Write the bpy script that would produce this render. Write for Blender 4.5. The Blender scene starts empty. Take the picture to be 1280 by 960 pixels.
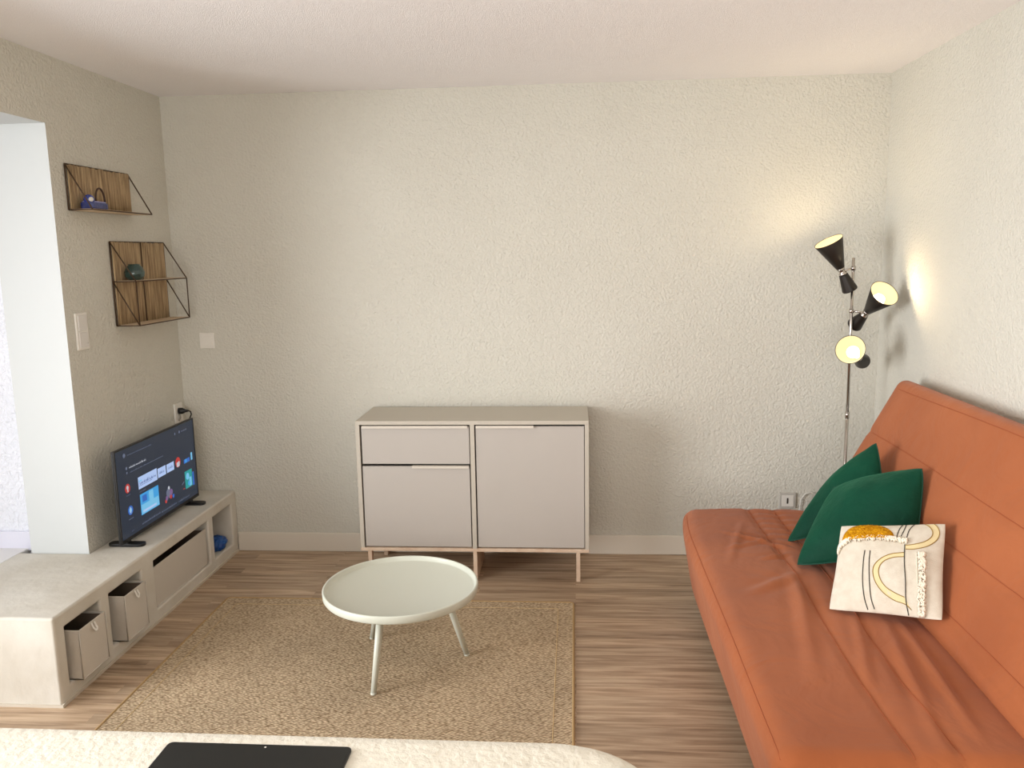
import bpy, bmesh, math, random
from mathutils import Vector, Matrix, noise
from mathutils.bvhtree import BVHTree
random.seed(4)
PI = math.pi
C = bpy.context.scene.collection

# ------------------------------------------------------------------ helpers
def srgb(r, g, b):
    def f(c):
        c /= 255.0
        return c/12.92 if c <= 0.04045 else ((c+0.055)/1.055)**2.4
    return (f(r), f(g), f(b), 1)

def mat(name, col, rough=0.6, metal=0.0, spec=0.5, emit=None, es=0.0, bump=None, var=None, trans=0, coat=0, sheen=0):
    """bump=(scale,strength,distance) ; var=(scale, col2, amount)"""
    m = bpy.data.materials.new(name); m.use_nodes = True
    nt = m.node_tree; b = nt.nodes['Principled BSDF']
    b.inputs['Base Color'].default_value = col
    b.inputs['Roughness'].default_value = rough
    b.inputs['Metallic'].default_value = metal
    b.inputs['Specular IOR Level'].default_value = spec
    b.inputs['Transmission Weight'].default_value = trans
    b.inputs['Coat Weight'].default_value = coat
    b.inputs['Sheen Weight'].default_value = sheen
    if emit:
        b.inputs['Emission Color'].default_value = emit
        b.inputs['Emission Strength'].default_value = es
    tc = nt.nodes.new('ShaderNodeTexCoord')
    if var:
        n = nt.nodes.new('ShaderNodeTexNoise'); n.inputs['Scale'].default_value = var[0]; n.inputs['Detail'].default_value = 6
        mx = nt.nodes.new('ShaderNodeMix'); mx.data_type = 'RGBA'
        r = nt.nodes.new('ShaderNodeMapRange'); r.inputs[1].default_value = .35; r.inputs[2].default_value = .65; r.inputs[4].default_value = var[2]
        nt.links.new(tc.outputs['Object'], n.inputs['Vector']); nt.links.new(n.outputs[0], r.inputs[0])
        nt.links.new(r.outputs[0], mx.inputs[0]); mx.inputs[6].default_value = col; mx.inputs[7].default_value = var[1]
        nt.links.new(mx.outputs[2], b.inputs['Base Color'])
    if bump:
        n = nt.nodes.new('ShaderNodeTexNoise'); n.inputs['Scale'].default_value = bump[0]; n.inputs['Detail'].default_value = 4
        bp = nt.nodes.new('ShaderNodeBump'); bp.inputs['Strength'].default_value = bump[1]; bp.inputs['Distance'].default_value = bump[2]
        nt.links.new(tc.outputs['Object'], n.inputs['Vector']); nt.links.new(n.outputs[0], bp.inputs['Height'])
        nt.links.new(bp.outputs[0], b.inputs['Normal'])
    return m

def stucco(name, col, col2, s1=52, strength=.5, dist=.004):
    m = mat(name, col, .85, spec=.2, var=(1.4, col2, .6))
    nt = m.node_tree; b = nt.nodes['Principled BSDF']
    tc = nt.nodes.new('ShaderNodeTexCoord')
    n = nt.nodes.new('ShaderNodeTexNoise'); n.inputs['Scale'].default_value = s1; n.inputs['Detail'].default_value = 2; n.inputs['Distortion'].default_value = 1.6
    n2 = nt.nodes.new('ShaderNodeTexVoronoi'); n2.inputs['Scale'].default_value = s1*1.4
    a = nt.nodes.new('ShaderNodeMath'); a.operation = 'MULTIPLY_ADD'; a.inputs[1].default_value = .45
    bp = nt.nodes.new('ShaderNodeBump'); bp.inputs['Strength'].default_value = strength; bp.inputs['Distance'].default_value = dist
    nt.links.new(tc.outputs['Object'], n.inputs['Vector']); nt.links.new(tc.outputs['Object'], n2.inputs['Vector'])
    nt.links.new(n2.outputs['Distance'], a.inputs[0]); nt.links.new(n.outputs[0], a.inputs[2])
    nt.links.new(a.outputs[0], bp.inputs['Height']); nt.links.new(bp.outputs[0], b.inputs['Normal'])
    return m

def finish(name, bm, m, parent=None, smooth=False, bevel=0, seg=2, loc=None):
    me = bpy.data.meshes.new(name)
    bmesh.ops.recalc_face_normals(bm, faces=bm.faces)
    bm.to_mesh(me); bm.free()
    for mm in (m if isinstance(m, (list, tuple)) else [m]): me.materials.append(mm)
    if smooth:
        for p in me.polygons: p.use_smooth = True
    o = bpy.data.objects.new(name, me); C.objects.link(o)
    if parent is not None:
        o.parent = parent
        o.matrix_parent_inverse = Matrix.Translation(-parent.location)
    if bevel:
        md = o.modifiers.new('bevel', 'BEVEL'); md.width = bevel; md.segments = seg; md.limit_method = 'ANGLE'; md.angle_limit = .6
        if smooth is False:
            for p in me.polygons: p.use_smooth = False
    return o

def tag(o, label=None, cat=None, group=None, kind=None):
    if label: o['label'] = label
    if cat: o['category'] = cat
    if group: o['group'] = group
    if kind: o['kind'] = kind
    return o

def thing(name, loc, label, cat, group=None):
    o = bpy.data.objects.new(name, None); C.objects.link(o); o.location = loc
    o.empty_display_size = .05
    return tag(o, label, cat, group)

def box(bm, x0, x1, y0, y1, z0, z1, mi=0, M=None):
    vs = [bm.verts.new((x, y, z)) for x in (x0, x1) for y in (y0, y1) for z in (z0, z1)]
    if M:
        for v in vs: v.co = M @ v.co
    fs = []
    for f in ((0,1,3,2),(4,6,7,5),(0,4,5,1),(2,3,7,6),(0,2,6,4),(1,5,7,3)):
        fc = bm.faces.new([vs[i] for i in f]); fc.material_index = mi; fs.append(fc)
    return vs

def tube(bm, pts, r, n=8, closed=False, mi=0, r_end=None):
    pts = [Vector(p) for p in pts]; N = len(pts); rings = []
    up = None
    for i, p in enumerate(pts):
        if closed: t = pts[(i+1) % N] - pts[i-1]
        else: t = pts[min(i+1, N-1)] - pts[max(i-1, 0)]
        if t.length < 1e-9: t = Vector((0,0,1))
        t.normalize()
        if up is None:
            up = Vector((0,0,1)) if abs(t.z) < .9 else Vector((1,0,0))
        a = t.cross(up)
        if a.length < 1e-4: a = t.orthogonal()
        a.normalize(); b = a.cross(t).normalized(); up = b
        rr = r if r_end is None else r + (r_end-r)*i/(N-1)
        rings.append([bm.verts.new(p + rr*(math.cos(2*PI*k/n)*a + math.sin(2*PI*k/n)*b)) for k in range(n)])
    L = N if closed else N-1
    for i in range(L):
        A, B = rings[i], rings[(i+1) % N]
        for k in range(n):
            f = bm.faces.new((A[k], A[(k+1)%n], B[(k+1)%n], B[k])); f.smooth = True; f.material_index = mi
    if not closed:
        f = bm.faces.new(rings[0]); f.material_index = mi
        f = bm.faces.new(rings[-1]); f.material_index = mi

def lathe(bm, prof, n=40, M=None, mi=0, smooth=True):
    """prof list of (r,z); caps when r==0"""
    rings = []
    for r, z in prof:
        if r < 1e-6: rings.append([bm.verts.new((0,0,z))])
        else: rings.append([bm.verts.new((r*math.cos(2*PI*k/n), r*math.sin(2*PI*k/n), z)) for k in range(n)])
    if M:
        for rg in rings:
            for v in rg: v.co = M @ v.co
    for A, B in zip(rings, rings[1:]):
        for k in range(n):
            k2 = (k+1) % n
            if len(A) == 1 and len(B) == 1: continue
            if len(A) == 1: f = bm.faces.new((A[0], B[k2], B[k]))
            elif len(B) == 1: f = bm.faces.new((A[k], A[k2], B[0]))
            else: f = bm.faces.new((A[k], A[k2], B[k2], B[k]))
            f.smooth = smooth; f.material_index = mi

def frame_to(d, origin):
    d = Vector(d).normalized()
    return Matrix.Translation(Vector(origin)) @ d.to_track_quat('Z', 'Y').to_matrix().to_4x4()

def baked(o):
    dg = bpy.context.evaluated_depsgraph_get(); dg.update()
    me = bpy.data.meshes.new_from_object(o.evaluated_get(dg))
    o.modifiers.clear(); o.data = me

def roundrect(x0, x1, y0, y1, r, n=8):
    out = []
    for cx, cy, a0 in ((x1-r, y1-r, 0), (x0+r, y1-r, PI/2), (x0+r, y0+r, PI), (x1-r, y0+r, 1.5*PI)):
        for k in range(n+1):
            a = a0 + PI/2*k/n
            out.append((cx+r*math.cos(a), cy+r*math.sin(a)))
    return out

def prism(bm, outline, z0, z1, mi=0, M=None):
    lo = [bm.verts.new((x, y, z0)) for x, y in outline]; hi = [bm.verts.new((x, y, z1)) for x, y in outline]
    if M:
        for v in lo+hi: v.co = M @ v.co
    n = len(outline)
    for k in range(n):
        f = bm.faces.new((lo[k], lo[(k+1)%n], hi[(k+1)%n], hi[k])); f.material_index = mi
    for L in (lo, hi):
        f = bm.faces.new(L); f.material_index = mi

# ------------------------------------------------------------------ dimensions
XL, XR, YB, H = -2.107, 1.521, 4.237, 2.4156
LX, LY, LZ = -1.857, 2.632, .341     # masonry ledge
JY, JX = 3.27, -2.37                # jamb face, outer edge

# ------------------------------------------------------------------ materials
M_wall = stucco('wall_plaster', srgb(212,209,198), srgb(205,201,189), strength=.85, dist=.006)
M_wallL = M_wall
M_ceil = stucco('ceiling_plaster', srgb(249,246,246), srgb(246,242,242), s1=170, strength=.6, dist=.004)
M_reveal = mat('reveal_paint', srgb(208,212,212), .6, bump=(6,.15,.02))
M_white = mat('white_paint', srgb(222,214,200), .5)
M_veranda = stucco('veranda_plaster', srgb(240,242,250), srgb(234,237,247), s1=50, strength=1, dist=.008)
M_ledge = mat('limewash', srgb(217,212,201), .75, spec=.3, var=(5, srgb(202,195,181), .8), bump=(14,.35,.012))
M_taupe = mat('taupe_lacquer', srgb(182,175,167), .5)
M_taupe2 = mat('taupe_frame', srgb(190,182,168), .5)
M_pine = mat('pale_pine', srgb(218,196,172), .55, var=(20, srgb(198,165,138), .6))
M_hand = mat('handle_metal', srgb(214,206,194), .35, metal=.2)
M_sage = mat('sage_lacquer', srgb(206,208,194), .38, spec=.5)
M_black = mat('black_plastic', srgb(22,22,24), .35)
M_blackmat = mat('black_metal', srgb(38,32,28), .38, metal=.3)
M_chrome = mat('chrome', srgb(190,184,178), .22, metal=1)
M_shadein = mat('shade_lit_glow', srgb(70,58,40), .6, spec=.1, emit=srgb(255,236,180), es=.74)  # dark base; cream emission stands in for bulb light on the lining
M_bulb = mat('bulb_glow', srgb(255,250,230), .4, emit=srgb(255,236,190), es=9)
M_fab = mat('bin_fabric', srgb(206,199,188), .9, spec=.1, bump=(220,.3,.002))
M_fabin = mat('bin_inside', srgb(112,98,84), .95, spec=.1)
M_wire = mat('brown_wire', srgb(78,58,40), .5, metal=.3)
M_plank = mat('shelf_wood', srgb(228,208,180), .6, var=(12, srgb(190,160,124), .6))
M_greenv = mat('green_velvet', srgb(3,66,46), .75, spec=.2, sheen=.25, var=(5, srgb(2,50,36), .8), bump=(9,.5,.03))
M_greenv.node_tree.nodes['Principled BSDF'].inputs['Sheen Tint'].default_value = srgb(60,170,130)
M_cream = mat('cream_cotton', srgb(216,208,192), .9, spec=.1, var=(40, srgb(202,190,172), .6), bump=(260,.5,.002))
M_mustard = mat('mustard_tuft', srgb(222,162,28), .95, spec=.1, var=(90, srgb(176,112,10), .9), bump=(160,1,.006))
M_fringe = mat('fringe_yarn', srgb(242,232,214), .95, spec=.1)
M_dark = mat('charcoal_thread', srgb(58,56,50), .9)
M_ochre = mat('ochre_thread', srgb(150,118,52), .9)
M_band = mat('pale_yellow_band', srgb(222,205,158), .9)
M_blue = mat('blue_plastic', srgb(20,86,158), .35, var=(30, srgb(8,52,120), .8))
M_plate = mat('switch_plastic', srgb(232,228,220), .35)
M_platedk = mat('socket_hole', srgb(60,54,48), .6)
M_grey = mat('grey_plastic', srgb(190,186,178), .4)
M_bed = mat('fleece', srgb(236,230,214), .95, spec=.1, sheen=.2, var=(18, srgb(228,221,204), .8), bump=(60,.5,.008))
M_wooddk = mat('bed_wood', srgb(150,120,90), .6)

def fabric_orange():
    col = srgb(168,95,54)
    m = mat('rust_cotton', col, .8, spec=.25, sheen=.12, var=(2.2, srgb(148,79,42), .7))
    nt = m.node_tree; b = nt.nodes['Principled BSDF']; tc = nt.nodes.new('ShaderNodeTexCoord')
    n = nt.nodes.new('ShaderNodeTexNoise'); n.inputs['Scale'].default_value = 5; n.inputs['Distortion'].default_value = 1.5; n.inputs['Detail'].default_value = 3
    n2 = nt.nodes.new('ShaderNodeTexNoise'); n2.inputs['Scale'].default_value = 300
    bp = nt.nodes.new('ShaderNodeBump'); bp.inputs['Strength'].default_value = .35; bp.inputs['Distance'].default_value = .02
    b2 = nt.nodes.new('ShaderNodeBump'); b2.inputs['Strength'].default_value = .15; b2.inputs['Distance'].default_value = .001
    for q in (n, n2): nt.links.new(tc.outputs['Object'], q.inputs['Vector'])
    nt.links.new(n.outputs[0], bp.inputs['Height']); nt.links.new(n2.outputs[0], b2.inputs['Height'])
    nt.links.new(bp.outputs[0], b2.inputs['Normal']); nt.links.new(b2.outputs[0], b.inputs['Normal'])
    return m
M_or = fabric_orange()
M_seam = mat('rust_seam', srgb(160,82,46), .9)

def floor_mat():
    m = bpy.data.materials.new('laminate'); m.use_nodes = True
    nt = m.node_tree; L = nt.links; b = nt.nodes['Principled BSDF']
    tc = nt.nodes.new('ShaderNodeTexCoord')
    br = nt.nodes.new('ShaderNodeTexBrick'); br.inputs['Scale'].default_value = 1
    br.inputs['Brick Width'].default_value = 1.25; br.inputs['Row Height'].default_value = .065; br.offset = .37; br.offset_frequency = 3
    br.inputs['Mortar Size'].default_value = .0006; br.inputs['Color1'].default_value = (0,0,0,1); br.inputs['Color2'].default_value = (1,1,1,1); br.inputs['Mortar'].default_value = (0.2,0.2,0.2,1)
    L.new(tc.outputs['Object'], br.inputs['Vector'])
    mp = nt.nodes.new('ShaderNodeMapping'); mp.inputs['Scale'].default_value = (1.6, 26, 1)
    # shift grain per strip
    ad = nt.nodes.new('ShaderNodeVectorMath'); ad.operation = 'MULTIPLY_ADD'; ad.inputs[1].default_value = (7, 3, 0)
    L.new(br.outputs['Color'], ad.inputs[0]); L.new(tc.outputs['Object'], ad.inputs[2]); L.new(ad.outputs[0], mp.inputs['Vector'])
    n = nt.nodes.new('ShaderNodeTexNoise'); n.inputs['Scale'].default_value = 1.6; n.inputs['Detail'].default_value = 8; n.inputs['Roughness'].default_value = .6; n.inputs['Distortion'].default_value = .6
    L.new(mp.outputs[0], n.inputs['Vector'])
    cr = nt.nodes.new('ShaderNodeValToRGB'); e = cr.color_ramp.elements
    e[0].position = .32; e[0].color = srgb(138,112,88); e[1].position = .68; e[1].color = srgb(208,184,156)
    x = e.new(.5); x.color = srgb(180,154,127)
    L.new(n.outputs[0], cr.inputs[0])
    mx = nt.nodes.new('ShaderNodeMix'); mx.data_type = 'RGBA'; mx.blend_type = 'MULTIPLY'; mx.inputs[0].default_value = 1
    r = nt.nodes.new('ShaderNodeMapRange'); r.inputs[3].default_value = .80; r.inputs[4].default_value = 1.08
    L.new(br.outputs['Color'], r.inputs[0]); L.new(cr.outputs[0], mx.inputs[6]); L.new(r.outputs[0], mx.inputs[7])
    L.new(mx.outputs[2], b.inputs['Base Color'])
    b.inputs['Roughness'].default_value = .42; b.inputs['Specular IOR Level'].default_value = .4
    bp = nt.nodes.new('ShaderNodeBump'); bp.inputs['Strength'].default_value = .12; bp.inputs['Distance'].default_value = .002
    L.new(n.outputs[0], bp.inputs['Height']); L.new(bp.outputs[0], b.inputs['Normal'])
    return m
M_floor = floor_mat()

def rug_mat():
    m = bpy.data.materials.new('sisal_weave'); m.use_nodes = True
    nt = m.node_tree; L = nt.links; b = nt.nodes['Principled BSDF']
    b.inputs['Roughness'].default_value = .95; b.inputs['Specular IOR Level'].default_value = .1
    tc = nt.nodes.new('ShaderNodeTexCoord')
    mp = nt.nodes.new('ShaderNodeMapping'); mp.inputs['Rotation'].default_value = (0,0,.5); L.new(tc.outputs['Object'], mp.inputs['Vector'])
    v = nt.nodes.new('ShaderNodeTexVoronoi'); v.inputs['Scale'].default_value = 1
    mp.inputs['Scale'].default_value = (70, 130, 60); L.new(mp.outputs[0], v.inputs['Vector']); v.inputs['Randomness'].default_value = .5
    n = nt.nodes.new('ShaderNodeTexNoise'); n.inputs['Scale'].default_value = 3; n.inputs['Detail'].default_value = 6; L.new(tc.outputs['Object'], n.inputs['Vector'])
    cr = nt.nodes.new('ShaderNodeValToRGB'); e = cr.color_ramp.elements
    e[0].position = .12; e[0].color = srgb(222,200,168); e[1].position = .8; e[1].color = srgb(126,102,76)
    L.new(v.outputs['Distance'], cr.inputs[0])
    mx = nt.nodes.new('ShaderNodeMix'); mx.data_type = 'RGBA'; mx.blend_type = 'MULTIPLY'; mx.inputs[0].default_value = 1
    r = nt.nodes.new('ShaderNodeMapRange'); r.inputs[1].default_value = .3; r.inputs[2].default_value = .7; r.inputs[3].default_value = .86; r.inputs[4].default_value = 1.05
    L.new(n.outputs[0], r.inputs[0]); L.new(cr.outputs[0], mx.inputs[6]); L.new(r.outputs[0], mx.inputs[7]); L.new(mx.outputs[2], b.inputs['Base Color'])
    bp = nt.nodes.new('ShaderNodeBump'); bp.inputs['Strength'].default_value = .8; bp.inputs['Distance'].default_value = .004; bp.invert = True
    L.new(v.outputs['Distance'], bp.inputs['Height']); L.new(bp.outputs[0], b.inputs['Normal'])
    return m
M_rug = rug_mat()
M_rugedge = mat('rug_binding', srgb(172,142,98), .95, bump=(200,.6,.003))

def bamboo_mat():
    m = bpy.data.materials.new('bamboo_sticks'); m.use_nodes = True
    nt = m.node_tree; L = nt.links; b = nt.nodes['Principled BSDF']; b.inputs['Roughness'].default_value = .7
    tc = nt.nodes.new('ShaderNodeTexCoord'); mp = nt.nodes.new('ShaderNodeMapping'); mp.inputs['Scale'].default_value = (1, 75, 5)
    L.new(tc.outputs['Object'], mp.inputs['Vector'])
    n = nt.nodes.new('ShaderNodeTexNoise'); n.inputs['Scale'].default_value = 1.3; n.inputs['Detail'].default_value = 3; L.new(mp.outputs[0], n.inputs['Vector'])
    cr = nt.nodes.new('ShaderNodeValToRGB'); e = cr.color_ramp.elements
    e[0].position = .3; e[0].color = srgb(132,106,76); e[1].position = .75; e[1].color = srgb(204,178,138)
    L.new(n.outputs[0], cr.inputs[0]); L.new(cr.outputs[0], b.inputs['Base Color'])
    return m
M_bamboo = bamboo_mat()

# ------------------------------------------------------------------ room shell
def struct(name, bm, m, **k):
    o = finish(name, bm, m, **k); o['kind'] = 'structure'; return o
YN = -2.4
bm = bmesh.new(); box(bm, -3.9, XR+.15, YN, YB+.15, -.1, 0); struct('floor', bm, M_floor)
bm = bmesh.new(); box(bm, -3.9, XR+.15, YN, YB+.15, H, H+.1); struct('ceiling', bm, M_ceil)
bm = bmesh.new(); box(bm, JX, XR+.15, YB, YB+.15, 0, H); struct('wall_back', bm, M_wall)
bm = bmesh.new(); box(bm, XR, XR+.15, YN, YB, 0, H); struct('wall_right', bm, M_wall)
bm = bmesh.new(); box(bm, -3.9, XR, YN-.15, YN, 0, H); struct('wall_front', bm, M_wall)
# left wall: pier beside the back corner, lintel over the wide opening, pier near the camera
ZO = 2.145; OY = -.6
def q(bm, *ps, mi=0):
    f = bm.faces.new([bm.verts.new(p) for p in ps]); f.material_index = mi
bm = bmesh.new()
box(bm, JX, XL, JY, YB, 0, H); box(bm, JX, XL, OY, JY, ZO, H); box(bm, JX, XL, YN, OY, 0, H)
for f in bm.faces:
    c_ = f.calc_center_median(); f.normal_update()
    if (abs(c_.y-JY) < 1e-4 or abs(c_.y-OY) < 1e-4 or abs(c_.z-ZO) < 1e-4): f.material_index = 1
struct('wall_left', bm, [M_wallL, M_reveal])
# veranda beyond the opening
bm = bmesh.new(); box(bm, -3.9, JX, JY+.07, JY+.2, 0, H); struct('wall_veranda', bm, M_veranda)
bm = bmesh.new(); box(bm, -3.9, JX, JY+.055, JY+.07, LZ-.012, LZ+.075); struct('baseboard_veranda', bm, mat('veranda_skirting', srgb(226,226,240), .4), bevel=.003)
bm = bmesh.new(); box(bm, -3.9, -2.4255, LY, JY+.07, 0, LZ-.0015); struct('trim_1', bm, mat('sill_tile', srgb(228,226,222), .3), bevel=.004)
# window in the veranda's outer side (out of frame, source of the daylight)
M_alu = mat('window_white', srgb(235,235,235), .4)
w = bpy.data.objects.new('window_1', None); C.objects.link(w); w.location = (-3.9, 1.4, 0); w['kind'] = 'structure'
bm = bmesh.new()
for y0, y1 in ((OY,OY+.07),(.67,.74),(1.97,2.04),(JY-.02,JY+.05)): box(bm, -3.93, -3.87, y0, y1, .0, H)
box(bm, -3.93, -3.87, OY+.07, JY-.02, 0, .08); box(bm, -3.93, -3.87, OY+.07, JY-.02, H-.08, H)
finish('window_frame', bm, M_alu, w)
bm = bmesh.new(); box(bm, -3.93, -3.87, YN, OY, 0, H); struct('wall_outer', bm, M_wall)
# baseboards
bm = bmesh.new(); box(bm, LX+.003, XR, YB-.016, YB, 0, .105); struct('baseboard_back', bm, M_white, bevel=.004)
bm = bmesh.new(); box(bm, XR-.016, XR, YN, YB-.016, 0, .105); struct('baseboard_right', bm, M_white, bevel=.004)

# ------------------------------------------------------------------ masonry ledge
bm = bmesh.new()
box(bm, -2.425, LX, LY, JY, 0, LZ)
o = finish('masonry_ledge', bm, M_ledge)
bm = bmesh.new(); prism(bm, [(-2.425,LY),(LX,LY),(LX,YB-.001),(XL+.001,YB-.001),(XL+.001,JY-.001),(-2.425,JY-.001)], 0, LZ)
me = bpy.data.meshes.new('masonry_ledge'); bmesh.ops.recalc_face_normals(bm, faces=bm.faces); bm.to_mesh(me); bm.free(); me.materials.append(M_ledge); o.data = me
NICHE = [(2.692,2.915),(2.982,3.228),(3.337,3.884),(3.940,4.170)]
cuts = []
for a, b_ in NICHE:
    bm = bmesh.new(); box(bm, XL+.04, LX+.1, a, b_, .06, .282); c = finish('cut', bm, M_ledge)
    md = o.modifiers.new('b', 'BOOLEAN'); md.operation = 'DIFFERENCE'; md.object = c; md.solver = 'EXACT'; cuts.append(c)
baked(o)
for c in cuts: bpy.data.objects.remove(c)
md = o.modifiers.new('bevel', 'BEVEL'); md.width = .009; md.segments = 3; md.limit_method = 'ANGLE'; md.angle_limit = .6
tag(o, 'low limewashed masonry ledge with four square-cut niches along the left wall', 'ledge')
ledge = o
bm = bmesh.new(); box(bm, LX, LX+.007, LY, YB-.02, 0, .012); box(bm, -2.425, LX+.007, LY-.006, LY, 0, .010); struct('trim_2', bm, mat('floor_joint', srgb(206,196,180), .6))

# ------------------------------------------------------------------ fabric bins
def fabric_bin(y0, y1, x0, x1, z0, z1, label, tab=True, group=None):
    t = thing('storage_bin', ((x0+x1)/2, (y0+y1)/2, z0), label, 'storage bin', group)
    w_ = .004
    bm = bmesh.new()
    box(bm, x0, x1, y0, y1, z0, z0+w_)
    box(bm, x1-w_, x1, y0, y1, z0, z1); box(bm, x0, x0+w_, y0, y1, z0, z1)
    box(bm, x0, x1, y0, y0+w_, z0, z1); box(bm, x0, x1, y1-w_, y1, z0, z1)
    finish('body', bm, M_fab, t)
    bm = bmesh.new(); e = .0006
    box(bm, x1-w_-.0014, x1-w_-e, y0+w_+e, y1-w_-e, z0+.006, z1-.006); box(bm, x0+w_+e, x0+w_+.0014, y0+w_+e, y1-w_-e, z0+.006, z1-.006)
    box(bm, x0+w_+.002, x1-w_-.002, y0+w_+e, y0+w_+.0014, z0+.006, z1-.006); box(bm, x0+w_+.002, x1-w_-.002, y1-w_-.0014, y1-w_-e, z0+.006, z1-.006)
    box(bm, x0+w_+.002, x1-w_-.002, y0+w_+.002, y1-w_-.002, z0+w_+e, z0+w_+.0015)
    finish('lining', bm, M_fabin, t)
    bm = bmesh.new()
    r = .0026
    tube(bm, [(x1-.002,y0+.002,z1),(x1-.002,y1-.002,z1),(x0+.002,y1-.002,z1),(x0+.002,y0+.002,z1)], r, 6, closed=True)
    tube(bm, [(x1,y0,z0+.003),(x1,y0,z1)], r*.8, 6); tube(bm, [(x1,y1,z0+.003),(x1,y1,z1)], r*.8, 6); tube(bm, [(x1,y0,z0+.003),(x1,y1,z0+.003)], r, 6)
    finish('piping', bm, M_fab, t)
    if tab:
        ym = (y0+y1)/2; bm = bmesh.new()
        pts = [(x1+.001, ym-.008, z1-.004), (x1+.010, ym-.008, z1-.024), (x1+.015, ym, z1-.036), (x1+.012, ym+.008, z1-.026), (x1+.003, ym+.008, z1-.006)]
        for a, b_ in zip(pts, pts[1:]):
            a = Vector(a); b_ = Vector(b_); vs = [bm.verts.new(p) for p in (a+Vector((0,-.004,0)), a+Vector((0,.004,.001)), b_+Vector((0,.004,.001)), b_+Vector((0,-.004,0)))]
            bm.faces.new(vs)
        ob = finish('pull_tab', bm, M_plate, t); s = ob.modifiers.new('s', 'SOLIDIFY'); s.thickness = .002
    return t
fabric_bin(2.718, 2.888, -2.055, -1.822, .0605, .252, 'beige fabric storage bin pulled out of the ledge niche nearest the camera', group=None)
fabric_bin(3.022, 3.186, -2.055, -1.818, .0605, .252, 'beige fabric storage bin in the second niche from the ledge front end', group=None)
fabric_bin(3.345, 3.868, -2.055, -1.866, .0605, .246, 'wide low beige fabric storage box filling the long niche below the television', tab=False)
# crumpled blue bag
bm = bmesh.new(); bmesh.ops.create_icosphere(bm, subdivisions=4, radius=1)
for v in bm.verts:
    n = noise.fractal(v.co*2.2, 1, 2, 4)
    v.co *= 1+.28*n
    v.co = Vector((-1.917+v.co.x*.052, 4.075+v.co.y*.070, max(.0615, .088+v.co.z*.045)))
t = thing('plastic_bag', (-1.917,4.075,.06), 'crumpled blue bag lying in the far corner niche of the ledge', 'bag')
finish('bag_body', bm, M_blue, t, smooth=True)
bm = bmesh.new(); box(bm, -2.005, -1.985, 4.035, 4.085, .0605, .150, M=None)
for v in bm.verts: v.co.x += (v.co.z-.06)*.2
tag(finish('paper_packet', bm, M_plate, None, bevel=.003), 'small white packet standing behind the blue bag in the niche', 'packet')

# ------------------------------------------------------------------ television
TVX = -1.975
tv = thing('television', (-1.99,3.69,LZ), 'black flat-screen television showing an app menu, standing on the ledge', 'television')
def ty(s): return 3.300 + s*.745
Y0, Y1, Z0, Z1 = 3.303, 4.052, .366, .784
bm = bmesh.new(); box(bm, TVX-.014, TVX-.002, Y0, Y1, Z0, Z1); finish('casing', bm, M_black, tv, bevel=.004)
bm = bmesh.new(); box(bm, TVX-.06, TVX-.014, Y0+.12, Y1-.12, Z0+.03, Z0+.26); finish('back_cover', bm, M_black, tv, bevel=.008)
bm = bmesh.new()
for a0, a1, b0, b1 in ((Y0,Y1,Z0,Z0+.016),(Y0,Y1,Z1-.008,Z1),(Y0,Y0+.009,Z0+.016,Z1-.008),(Y1-.009,Y1,Z0+.016,Z1-.008)):
    box(bm, TVX-.002, TVX+.001, a0, a1, b0, b1)
finish('bezel', bm, M_black, tv)
def em(n, r, g, b, s=.75, r2=None): return mat(n, srgb(r*.3,g*.3,b*.3), .3, emit=srgb(r,g,b), es=s)
SM = [mat('screen_navy', srgb(10,14,22), .25, emit=srgb(32,44,62), es=.7), em('px_tile', 178,202,245), em('px_cyan', 60,160,225), em('px_teal', 20,150,150), em('px_blue', 40,100,190), em('px_red', 190,50,45), em('px_white', 215,220,230, .6), em('px_grey', 110,120,145, .6), em('px_purple', 120,90,140), em('px_ink', 70,90,150), em('px_pale', 120,195,235)]
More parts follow.
